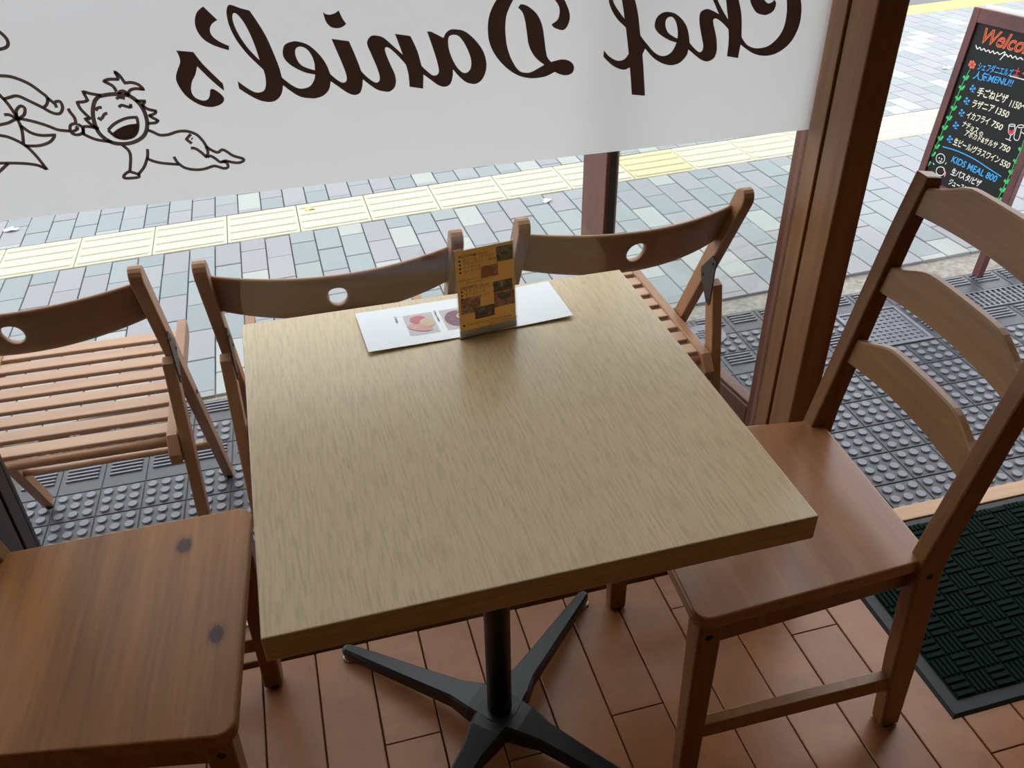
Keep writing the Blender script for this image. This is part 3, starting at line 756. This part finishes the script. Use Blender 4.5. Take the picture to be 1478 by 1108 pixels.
strokes('body', [(8, [(318,350),(380,375),(450,405),(540,400),(640,368),(740,365),(840,400),(910,470),(960,540),(1060,590),(1110,562),(1160,580),(1230,625),(1330,655),(1340,680),(1290,700),(1220,695),(1150,680),(1110,692)]),
    (8, [(310,650),(370,680),(480,705),(650,718)]), (8, [(598,635),(640,700),(720,755),(830,775),(930,765),(1030,735),(1130,760),(1175,745),(1165,705),(1130,690),(1090,692),(1040,655),(990,628),(955,640)]),
    (8, [(780,395),(730,450,c),(790,495)]), (8, [(778,543),(830,550),(890,590),(945,640,c),(962,590),(940,525)]), (8, [(785,440),(797,448)])])
strokes('apron', [(9, [(-10,190),(35,230),(50,268),(35,292),(-10,305)]), (9, [(-10,465),(70,472),(170,510),(250,565),(290,600),(288,640),(265,662,c),(190,625),(110,590),(60,598),(22,610)]),
    (9, [(-10,575),(50,640),(105,720)]), (9, [(290,600),(340,640,c),(348,662)]), (9, [(335,625),(370,625),(385,665),(365,698),(320,692),(270,665)]),
    (9, [(105,720),(100,680),(125,652),(152,665),(148,705),(110,730)]), (9, [(25,705),(60,706),(110,735)]), (9, [(-10,768),(50,755),(110,730),(200,745),(290,772),(360,798),(435,805)]),
    (9, [(110,735),(135,800),(145,885)]), (9, [(125,770),(190,815),(260,832),(340,828,c),(310,870),(240,895),(150,895)]),
    (9, [(-10,830),(60,845),(150,890),(220,955),(290,1042,c),(230,1015),(130,1003),(-10,1002)]), (9, [(50,1005),(-10,1060)])])

# ------------------------------------------------------------------ green doormat
dm = tag(empty('doormat', (0, 0, 0)), 'dark green ribbed doormat with black rubber border at the threshold', 'doormat')
mx0, mx1, my0, my1 = .800, 1.62, -.217, .248
mesh_obj('rubber_border', hexa(B(), [(mx0,my0,0),(mx1,my0,0),(mx1,my1,0),(mx0,my1,0)], [(mx0+.006,my0+.006,.006),(mx1-.006,my0+.006,.006),(mx1-.006,my1-.006,.006),(mx0+.006,my1-.006,.006)]), M['mat_rubber'], dm)
bw_ = .030
mesh_obj('pile_base', box(B(), mx0+bw_, mx1-bw_, my0+bw_, my1-bw_+.010, .005, .0075), M['mat_pile'], dm)
bm = B(); cell = .0440
for i in range(int((mx1-mx0-2*bw_)/cell)+1):
    for j in range(int((my1-my0-2*bw_+.01)/cell)+1):
        x0, y0 = mx0+bw_+i*cell, my0+bw_+j*cell
        nb = 4 if (i+j) % 2 else 3
        for k in range(nb):
            w = cell/nb
            if (i+j) % 2: q = (x0+.0015+k*w, x0+k*w+w-.0015, y0+.0015, y0+cell-.0015)
            else: q = (x0+.0015, x0+cell-.0015, y0+.0015+k*w, y0+k*w+w-.0015)
            q = (q[0], min(q[1], mx1-bw_), q[2], min(q[3], my1-bw_+.01))
            if q[1]-q[0] > .004 and q[3]-q[2] > .004:
                hexa(bm, [(q[0],q[2],.007),(q[1],q[2],.007),(q[1],q[3],.007),(q[0],q[3],.007)], [(q[0]+.0018,q[2]+.0018,.0118),(q[1]-.0018,q[2]+.0018,.0118),(q[1]-.0018,q[3]-.0018,.0118),(q[0]+.0018,q[3]-.0018,.0118)])
stuff(mesh_obj('ribbed_pile', bm, M['mat_pile'], dm))

# ------------------------------------------------------------------ menu card lying on the table
card = tag(empty('menu_card', (.0215, .236, TZ), math.radians(2.6)), 'long white laminated menu card lying flat on the table', 'menu card')
LC, WC = .322, .116
def round_rect(w, d, r, n=5):
    o = []
    for cx, cy, s0 in ((w/2-r, d/2-r, 0), (-w/2+r, d/2-r, 90), (-w/2+r, -d/2+r, 180), (w/2-r, -d/2+r, 270)):
        for k in range(n+1): a = math.radians(s0+90*k/n); o.append((cx+r*math.cos(a), cy+r*math.sin(a)))
    return o
def curl(x): return .0012 + .0035*max(0, (x+.02)/.18)**2 + .0030*max(0, (-x)/.16)
def sheet(name, x0, x1, y0, y1, dz, mat, parent, nx=14, th=.0005):
    bm = B(); top = []; bot = []
    for i in range(nx+1):
        x = x0+(x1-x0)*i/nx; z = curl(x)+dz
        top.append([bm.verts.new((x, y0, z)), bm.verts.new((x, y1, z))]); bot.append([bm.verts.new((x, y0, z-th)), bm.verts.new((x, y1, z-th))])
    for i in range(nx):
        bm.faces.new((top[i][0], top[i+1][0], top[i+1][1], top[i][1])); bm.faces.new((bot[i][1], bot[i+1][1], bot[i+1][0], bot[i][0]))
        for k in (0, 1): bm.faces.new((bot[i][k], bot[i+1][k], top[i+1][k], top[i][k]))
    for i in (0, nx): bm.faces.new((bot[i][0], bot[i][1], top[i][1], top[i][0]))
    bmesh.ops.recalc_face_normals(bm, faces=bm.faces[:])
    return mesh_obj(name, bm, mat, parent)
lam = NT('laminated_white'); lam.col(srgb(232,234,238)).set(.12, 0, .6)
lam.b.inputs['Coat Weight'].default_value = .6; lam.b.inputs['Coat Roughness'].default_value = .06
sh = sheet('laminate', -LC/2, LC/2, -WC/2, WC/2, .0006, lam.m, card)
ice1 = plain('print_photo_grey', srgb(206,198,202), .4)
ice2 = plain('print_photo_pale', srgb(204,192,194), .4)
P_red = plain('print_red_sorbet', srgb(204,84,88), .4); P_cream = plain('print_cream_scoop', srgb(214,186,152), .4); P_pink = blotch('print_pink_wafer', [srgb(232,190,180), srgb(224,150,140), srgb(238,214,204)], 160)
P_berry = blotch('print_berry_bowl', [srgb(160,60,88), srgb(120,66,92), srgb(150,110,124)], 140); P_milk = plain('print_milk_scoop', srgb(236,228,218), .4)
def oval(cx, cy, rx, ry, mat, dz, rot=0):
    bm = B(); vs = []
    for k in range(20):
        a = 2*PI*k/20; x = rx*math.cos(a); y = ry*math.sin(a); X = cx+x*math.cos(rot)-y*math.sin(rot); vs.append(bm.verts.new((X, cy+x*math.sin(rot)+y*math.cos(rot), curl(X)+dz)))
    bm.faces.new(vs); mesh_obj('printed_food', bm, mat, card)
for ox in (-.069, .047):
    oval(ox-.002, .010, .013, .012, P_red, .0011); oval(ox+.010, -.002, .012, .013, P_cream, .0012); oval(ox-.004, -.014, .020, .010, P_pink, .0013, -.5)
oval(-.010, -.003, .021, .024, P_berry, .0011); oval(-.002, .002, .009, .009, P_milk, .0012)
sheet('food_picture', -.092, -.046, -.034, .028, .0008, ice1, card, 4, .0001)
sheet('food_picture', -.034, .012, -.034, .028, .0008, ice2, card, 4, .0001)
sheet('food_picture', .024, .070, -.034, .028, .0008, ice1, card, 4, .0001)
def card_text(s, x, y, size):
    me = text_mesh(s, size, .0001); me.transform(Matrix.Rotation(-PI/2, 4, 'Z')); me.transform(Matrix.Translation((x, y, curl(x)+.0009)))
    me.materials.clear(); me.materials.append(plain('grey_print', srgb(120,120,130), .6)); o = bpy.data.objects.new('printed_line', me); COL.objects.link(o); o.parent = card
card_text('4. Berry Sorbet', -.042, .030, .0055)
card_text('3. Gelato', -.105, .030, .0055)

# ------------------------------------------------------------------ acrylic menu stand
sa = on_z(664, 490, TZ); sb = on_z(747, 470, TZ)
rz = math.atan2(sb.y-sa.y, sb.x-sa.x); mid = (sa+sb)/2; SWD = (sb-sa).length; SH = .143
st = tag(empty('menu_stand', (mid.x, mid.y, TZ), rz), 'clear acrylic table stand holding a mustard yellow drinks and dessert menu', 'menu stand')
LEAN = math.radians(4)
SF = Matrix.Rotation(PI/2-LEAN, 4, 'X')     # local XY of the sheet -> upright, leaning back
def upright(name, bm, mat, parent): 
    bm.transform(SF); return mesh_obj(name, bm, mat, parent)
upright('front_panel', box(B(), -SWD/2, SWD/2, 0, SH, .0006, .0026, .0004), M['acrylic'], st)
upright('back_panel', box(B(), -SWD/2, SWD/2, 0, SH, -.0030, -.0010, .0004), M['acrylic'], st)
mesh_obj('foot_plate', box(B(), -SWD/2, SWD/2, -.0030, .050, .0002, .0022, .0004), M['acrylic'], st)
bot = upright('bottom_strip', box(B(), -SWD/2+.001, SWD/2-.001, .001, .013, -.0006, -.0001), M['white'], st)
ins = upright('menu_insert', box(B(), -SWD/2+.002, SWD/2-.002, .0125, SH-.002, -.0008, .0002), M['yellow_paper'], st)
def pr(u0, u1, v0, v1, mat, name='printed_picture', outline=None):
    """u, v in 0..1 over the insert, v from the bottom"""
    W_, H_ = SWD-.004, SH-.0145; X = lambda u: -W_/2+W_*u; Y = lambda v: .0125+H_*v
    bm = B()
    if outline: bm.faces.new([bm.verts.new((X(u), Y(v), .0004)) for u, v in outline])
    else: bm.faces.new([bm.verts.new(q) for q in ((X(u0),Y(v0),.0004),(X(u1),Y(v0),.0004),(X(u1),Y(v1),.0004),(X(u0),Y(v1),.0004))])
    return upright(name, bm, mat, ins)
wine = blotch('print_wine', [srgb(96,100,70), srgb(40,34,30), srgb(150,140,110), srgb(90,110,80), srgb(176,150,110)], 120)
cockt = blotch('print_cocktail', [srgb(200,160,120), srgb(206,120,90), srgb(190,70,50), srgb(214,150,120)], 90)
choc = blotch('print_chocolate', [srgb(196,170,150), srgb(90,50,44), srgb(60,32,32), srgb(150,110,96), srgb(200,180,166)], 110)
cake = blotch('print_cake', [srgb(206,186,160), srgb(200,150,130), srgb(170,60,56), srgb(206,176,150)], 80)
gan = blotch('print_ganache', [srgb(200,140,116), srgb(206,120,104), srgb(150,70,60), srgb(210,160,140)], 90)
pr(.70, .985, .78, .965, wine); pr(.42, .72, .62, .765, cockt)
pr(.62, .96, .405, .545, choc); pr(.62, .99, .215, .40, gan)
pr(.04, .38, .215, .41, cake); pr(.27, .62, .12, .27, choc)
pr(0, 0, 0, 0, plain('dark_slate_print', srgb(52,46,46), .6), 'printed_picture', [(.68,.345), (.78,.395), (.93,.335), (.82,.275)])
def ptext(s, u, v, size, mat, off=0):
    me = text_mesh(s, size, .00005, offset=off); W_, H_ = SWD-.004, SH-.0145
    me.transform(Matrix.Translation((-W_/2+W_*u, .0125+H_*v, .0004))); me.transform(SF)
    me.materials.clear(); me.materials.append(mat); o = bpy.data.objects.new('printed_line', me); COL.objects.link(o); o.parent = ins
I, IB = M['ink'], M['ink_brown']
ptext('ALCOHOL', .05, .915, .0062, I, .0001); ptext('All 550 yen', .30, .915, .0050, I)
for k, s in enumerate(('生ビール（グラス）', 'グラスワイン（赤/白）', 'ハイボール', 'コークハイ')):
    ptext('●', .045, .868-.047*k, .0048, I); ptext(s, .12, .868-.047*k, .0056, I)
ptext('別途料金がかかります', .02, .625, .0042, IB); ptext('お好みでお選びください', .14, .585, .0042, IB)
ptext('DESSERT', .05, .528, .0062, I, .0001); ptext('All 550 yen', .30, .528, .0050, I)
for k, s in enumerate(('チョコブラウニー&アイス', 'チーズケーキ', 'ガトーショコラ')):
    ptext('●', .045, .488-.046*k, .0048, I); ptext(s, .12, .488-.046*k, .0056, I)
ptext('●', .045, .055, .0048, I); ptext('アイスクリーム  チョコ 350 yen', .12, .055, .0052, I)
ptext('季節により内容が変わります', .52, .018, .0036, IB)

# ------------------------------------------------------------------ chalkboard sign on the sidewalk
FL = Vector((2.019, 1.658, -.072)); FR = Vector((2.057, 1.31, -.060))
ux = (FR-FL).normalized(); nn = ux.cross(Vector((0,0,1))).normalized()
tilt = math.radians(8); uy = (Vector((0,0,1))*math.cos(tilt) - nn*math.sin(tilt)).normalized()
uy = (uy-ux*uy.dot(ux)).normalized(); un = ux.cross(uy).normalized()
SWB = (FR-FL).length+.055; O = FL-ux*.015
SM = Matrix(((ux.x,uy.x,un.x,O.x), (ux.y,uy.y,un.y,O.y), (ux.z,uy.z,un.z,O.z), (0,0,0,1)))
sg = bpy.data.objects.new('chalkboard_sign', None); COL.objects.link(sg); sg.matrix_world = SM
tag(sg, 'black chalkboard easel sign with maroon frame and handwritten menu', 'sign')
HB = .815; fr = .030
for x0 in (0, SWB-fr): mesh_obj('side_frame', box(B(), x0, x0+fr, 0, HB, -.020, .004, .002), M['sign_frame'], sg)
mesh_obj('top_frame', box(B(), fr, SWB-fr, HB-.045, HB, -.020, .004, .002), M['sign_frame'], sg)
mesh_obj('bottom_frame', box(B(), fr, SWB-fr, .205, .235, -.020, .004, .002), M['sign_frame'], sg)
bd = mesh_obj('blackboard', box(B(), fr-.004, SWB-fr+.004, .23, HB-.04, -.012, -.004), M['board'], sg)
mesh_obj('white_cap', box(B(), fr, SWB-.01, HB-.006, HB+.012, -.050, -.018, .004), M['white'], sg)
bl = mesh_obj('rear_frame', box(B(), .01, .034, 0, HB-.02, -.024, -.004), M['sign_frame'], sg)
b2 = mesh_obj('rear_frame', box(B(), SWB-.034, SWB-.010, 0, HB-.02, -.024, -.004), M['sign_frame'], sg)
for o in (bl, b2): o.location = (0, .012, -.020-.19); o.rotation_euler = (math.radians(13.2), 0, 0)
def UV(zx, zy):      # position in the enlarged view of the board
    q = on_plane(1330+zx/3.8203, 10+zy/3.8203, SM @ Vector((0,0,-.0035)), un); l = SM.inverted() @ q; return Vector((l.x, l.y))
def chalk(s, a, b, hgt, colr, shear=.0, off=0):
    A, Bq = UV(*a), UV(*b); me = text_mesh(s, .03, .0001, shear, offset=off or .0005)
    xs = [v.co.x for v in me.vertices]
    if not xs: return
    w = max(xs)-min(xs); d = Bq-A; k = d.length/w; ky = hgt/.022
    me.transform(Matrix.Translation((-min(xs), 0, 0))); me.transform(Matrix.Diagonal((k, ky, 1, 1)))
    me.transform(Matrix.Rotation(math.atan2(d.y, d.x), 4, 'Z')); me.transform(Matrix.Translation((A.x, A.y, -.0036)))
    me.materials.clear(); me.materials.append(CH[colr]); o = bpy.data.objects.new('chalk_text', me); COL.objects.link(o); o.parent = bd
def chalk_line(items, colr, hw=.0016, name='chalk_drawing', smooth=True):
    bm = B()
    for pts in items:
        P = [tuple(UV(*p[:2]))+tuple(p[2:]) for p in pts]
        ribbon(bm, catmull(P, False, 4) if smooth else [q[:2] for q in P], hw, Matrix.Identity(4), -.0034)
    return mesh_obj(name, bm, CH[colr], bd)
# outlined heading: orange letters with dark cores
chalk('Welcome!', (326,194), (700,293), .048, 'orange', .25, .0008)
CH['core'] = M['board']
o_ = len(bd.children); chalk('Welcome!', (331,194), (695,290), .0465, 'core', .25, -.0009); bd.children[-1].location.z = .0004
chalk_line([[(300,210),(308,232),(322,222),(330,238),(345,230),(355,245),(370,238),(378,252),(395,243),(402,258),(420,250),(430,262),(450,252),(462,250),(450,272),(432,292)], [(455,268),(468,262),(478,275),(492,266),(502,282),(518,272),(528,288),(545,280),(560,292)]], 'white', .0018)
for a in range(6):
    ca, sa_ = math.cos(a*PI/3), math.sin(a*PI/3); chalk_line([[(279,318),(279+20*ca, 318+24*sa_)]], 'coral', .0045, smooth=False)
chalk_line([[(268,345),(240,395),(215,450),(195,505),(172,560),(148,615),(124,665),(100,725),(78,770),(55,815),(30,870)]], 'green', .0012)
chalk_line([[(565,735),(548,790),(520,850),(495,905),(470,960),(445,1010),(415,1075)]], 'green', .0012)
def heart(x, y, s=1):
    chalk_line([[(x,y+16*s),(x-13*s,y-4*s)], [(x,y+16*s),(x+16*s,y-6*s)]], 'green', .0042, 'chalk_leaf', False)
for x, y in ((245,385),(222,440),(202,497),(178,552),(152,607),(128,660),(104,718),(84,764),(62,806),(36,858)): heart(x, y)
for x, y in ((550,780),(522,845),(496,905),(470,957),(447,1004),(425,1058)): heart(x, y)
chalk('シェフダニエルズ', (308,342), (498,385), .020, 'blue', .1)
chalk('土・日', (505,375), (600,398), .022, 'red'); chalk_line([[(487,380),(570,402)]], 'white', .0016)
chalk('人気MENU!!', (282,392), (500,440), .022, 'blue', .15, .0004)
for x, y in ((283,447),(250,515),(222,580),(190,650),(157,725)):
    for dx, dy in ((0,-12),(-11,4),(11,2)): chalk_line([[(x+dx-5,y+dy),(x+dx+5,y+dy+2)]], 'blue', .0035, 'chalk_clover', False)
    chalk_line([[(x,y),(x-1,y+20)],[(x-9,y+19),(x+8,y+22)]], 'blue', .0014, 'chalk_clover', False)
chalk('手ごねピザ', (303,485), (468,530), .023, 'cream', .1); chalk('1150〜', (482,548), (575,575), .022, 'cream', .1)
chalk('ラザニア', (275,548), (395,580), .021, 'cream', .1); chalk('1350', (405,585), (475,612), .021, 'cream', .1)
chalk('イカフライ', (245,610), (370,650), .020, 'cream', .1); chalk('750', (383,655), (440,682), .020, 'cream', .1)
chalk('ナチョス', (222,655), (305,698), .018, 'cream', .1); chalk('の', (315,702), (335,712), .012, 'cream')
chalk('アボカド&サルサ', (236,706), (412,780), .018, 'cream', .1); chalk('750', (428,780), (480,804), .020, 'cream', .1)
chalk('生ビール/グラスワイン', (172,755), (425,862), .020, 'cream', .1); chalk('550', (430,868), (480,892), .020, 'cream', .1)
chalk_line([[(117,770),(200,795),(290,838),(370,890),(440,935)]], 'blue', .0018)
chalk('KIDS MEAL 800', (162,852), (408,968), .023, 'blue', .1)
chalk('生パスタ/ピザ', (160,920), (322,992), .020, 'white', .1)
chalk('ジュース&アイスクリーム', (148,975), (390,1088), .019, 'white', .1)
def ring(x, y, rx, ry): return [(x+rx*math.cos(k*PI/6), y+ry*math.sin(k*PI/6)) for k in range(13)]
chalk_line([ring(105,835,24,26), ring(98,832,2,2), ring(112,838,2,2), [(98,848),(106,852),(112,848)], ring(105,905,24,24), [(70,870),(64,860)], [(130,868),(138,858)]], 'white', .0014)
chalk_line([[(122,895),(132,915),(126,935)]], 'pink', .0024)
chalk_line([[(483,655),(480,690),(492,706),(510,692),(516,650)], ring(500,652,17,6), [(494,706),(484,732)], [(464,726),(494,738)]], 'white', .0014)
chalk_line([[(486,680),(490,696),(506,688),(508,676)]], 'red', .0050)
chalk_line([[(524,660),(510,722),(535,732),(552,672)], ring(548,658,18,8), [(552,690),(566,700)]], 'white', .0014)

# ------------------------------------------------------------------ ironwork set into the matting
def in_mat(o, x, y, dz=0):
    o.parent = None
    P = mats.matrix_basis @ Vector((x, y, dz)); o.location = P; o.rotation_euler = mats.rotation_euler
bpy.context.view_layer.update()
iron = plain('cast_iron', srgb(112,114,122), .45, .3, var=.2, nscale=25)
ic = tag(empty('iron_cover'), 'square iron cover with diamond tread in the rubber matting', 'manhole cover')
mesh_obj('frame', (lambda bm: [box(bm, *q, -.01, .004, .001) for q in ((-.11,.11,-.11,-.098),(-.11,.11,.098,.11),(-.11,-.098,-.098,.098),(.098,.11,-.098,.098))] and bm)(B()), iron, ic)
bm = box(B(), -.098, .098, -.098, .098, -.01, .0)
for i in range(9):
    for j in range(9):
        x, y = -.084+.021*i, -.084+.021*j; a = .0075
        prism(bm, [(x-a,y),(x,y-a*.7),(x+a,y),(x,y+a*.7)], 2, 0, .003)
mesh_obj('tread_plate', bm, iron, ic); in_mat(ic, MP*3.0-.0, MP*6.0-.0, .0)
rc = tag(empty('round_cover'), 'small round iron cover in the matting beside the open door', 'manhole cover')
mesh_obj('rim', tube(B(), (0,0,-.006), (0,0,.0062), .062, n=32), iron, rc)
bm = B()
for i in range(5):
    for j in range(5):
        x, y = -.026+.013*i, -.026+.013*j
        if math.hypot(x, y) < .036: box(bm, x-.0045, x+.0045, y-.003, y+.003, .006, .0085)
mesh_obj('tread', bm, iron, rc); in_mat(rc, -.215, .80, .002)
gt = tag(empty('drain_grate'), 'steel drain grating beside the chalkboard sign', 'grating')
L0, L1 = -.0, .52
bm = B()
for q in ((0,.54,-.052,-.046),(0,.54,.046,.052),(0,.006,-.052,.052),(.534,.54,-.052,.052)): box(bm, *q, -.02, .003)
mesh_obj('frame', bm, iron, gt)
for k in range(26): mesh_obj('bar', box(B(), .012+.020*k, .020+.020*k, -.046, .046, -.02, .002), iron, gt)
for k in range(3): mesh_obj('cross_bar', box(B(), .006, .534, -.028+.026*k, -.023+.026*k, -.02, .0), iron, gt)
in_mat(gt, MP*5, MP*6.5, 0)

# ------------------------------------------------------------------ litter
def scrap(px, py, size, name, label, cat, mat, seed):
    v = ray(px, py); t = (ZG(CPOS.x, CPOS.y)-CPOS.z)/(v.z-.0325*v.x+.03*v.y); P = CPOS+v*t
    random.seed(seed); bm = B(); n = 9; top = []
    for k in range(n):
        a = 2*PI*k/n; r = size*random.uniform(.6, 1.1); top.append(bm.verts.new((r*math.cos(a), r*.7*math.sin(a), random.uniform(.001, .012))))
    cv = bm.verts.new((0, 0, .008))
    for k in range(n): bm.faces.new((top[k], top[(k+1) % n], cv))
    o = mesh_obj(name, bm, mat); o.location = P+Vector((0,0,.001)); tag(o, label, cat)
    s = o.modifiers.new('thick', 'SOLIDIFY'); s.thickness = .001
scrap(790, 291, .026, 'paper_scrap', 'crumpled white paper scrap on pavers on the shop side of tactile tiles', 'litter', M['paper'], 1)
scrap(16, 333, .034, 'paper_scrap', 'torn white paper scrap on pavers on the road side of tactile tiles', 'litter', M['paper'], 2)
scrap(1366, 99, .034, 'paper_scrap', 'white paper scrap on the pavers beside the chalkboard sign', 'litter', M['paper'], 3)
scrap(448, 303, .026, 'dry_leaf', 'small yellow-green leaf lying on a yellow tactile tile', 'leaf', plain('leaf_yellow', srgb(212,208,130), .7), 4)

# ------------------------------------------------------------------ added fill lamps, unseen behind the camera, to brighten the interior
for i, (x, y, lab) in enumerate(((-1.2, -1.9, 'added round white fill lamp nearer the left wall'), (1.2, -2.3, 'added round white fill lamp nearer the right wall'))):
    cl = tag(empty('added_fill_lamp', (x, y, 2.5)), lab, 'lamp')
    mesh_obj('housing', tube(B(), (0,0,-.03), (0,0,0), .20, n=32), M['white'], cl)
    em = plain('fill_lamp_diffuser', srgb(255,236,200), .5); pb = em.node_tree.nodes['Principled BSDF']
    pb.inputs['Emission Color'].default_value = srgb(255,222,170); pb.inputs['Emission Strength'].default_value = 5.0
    mesh_obj('diffuser', tube(B(), (0,0,-.05), (0,0,-.03), .18, n=32), em, cl)
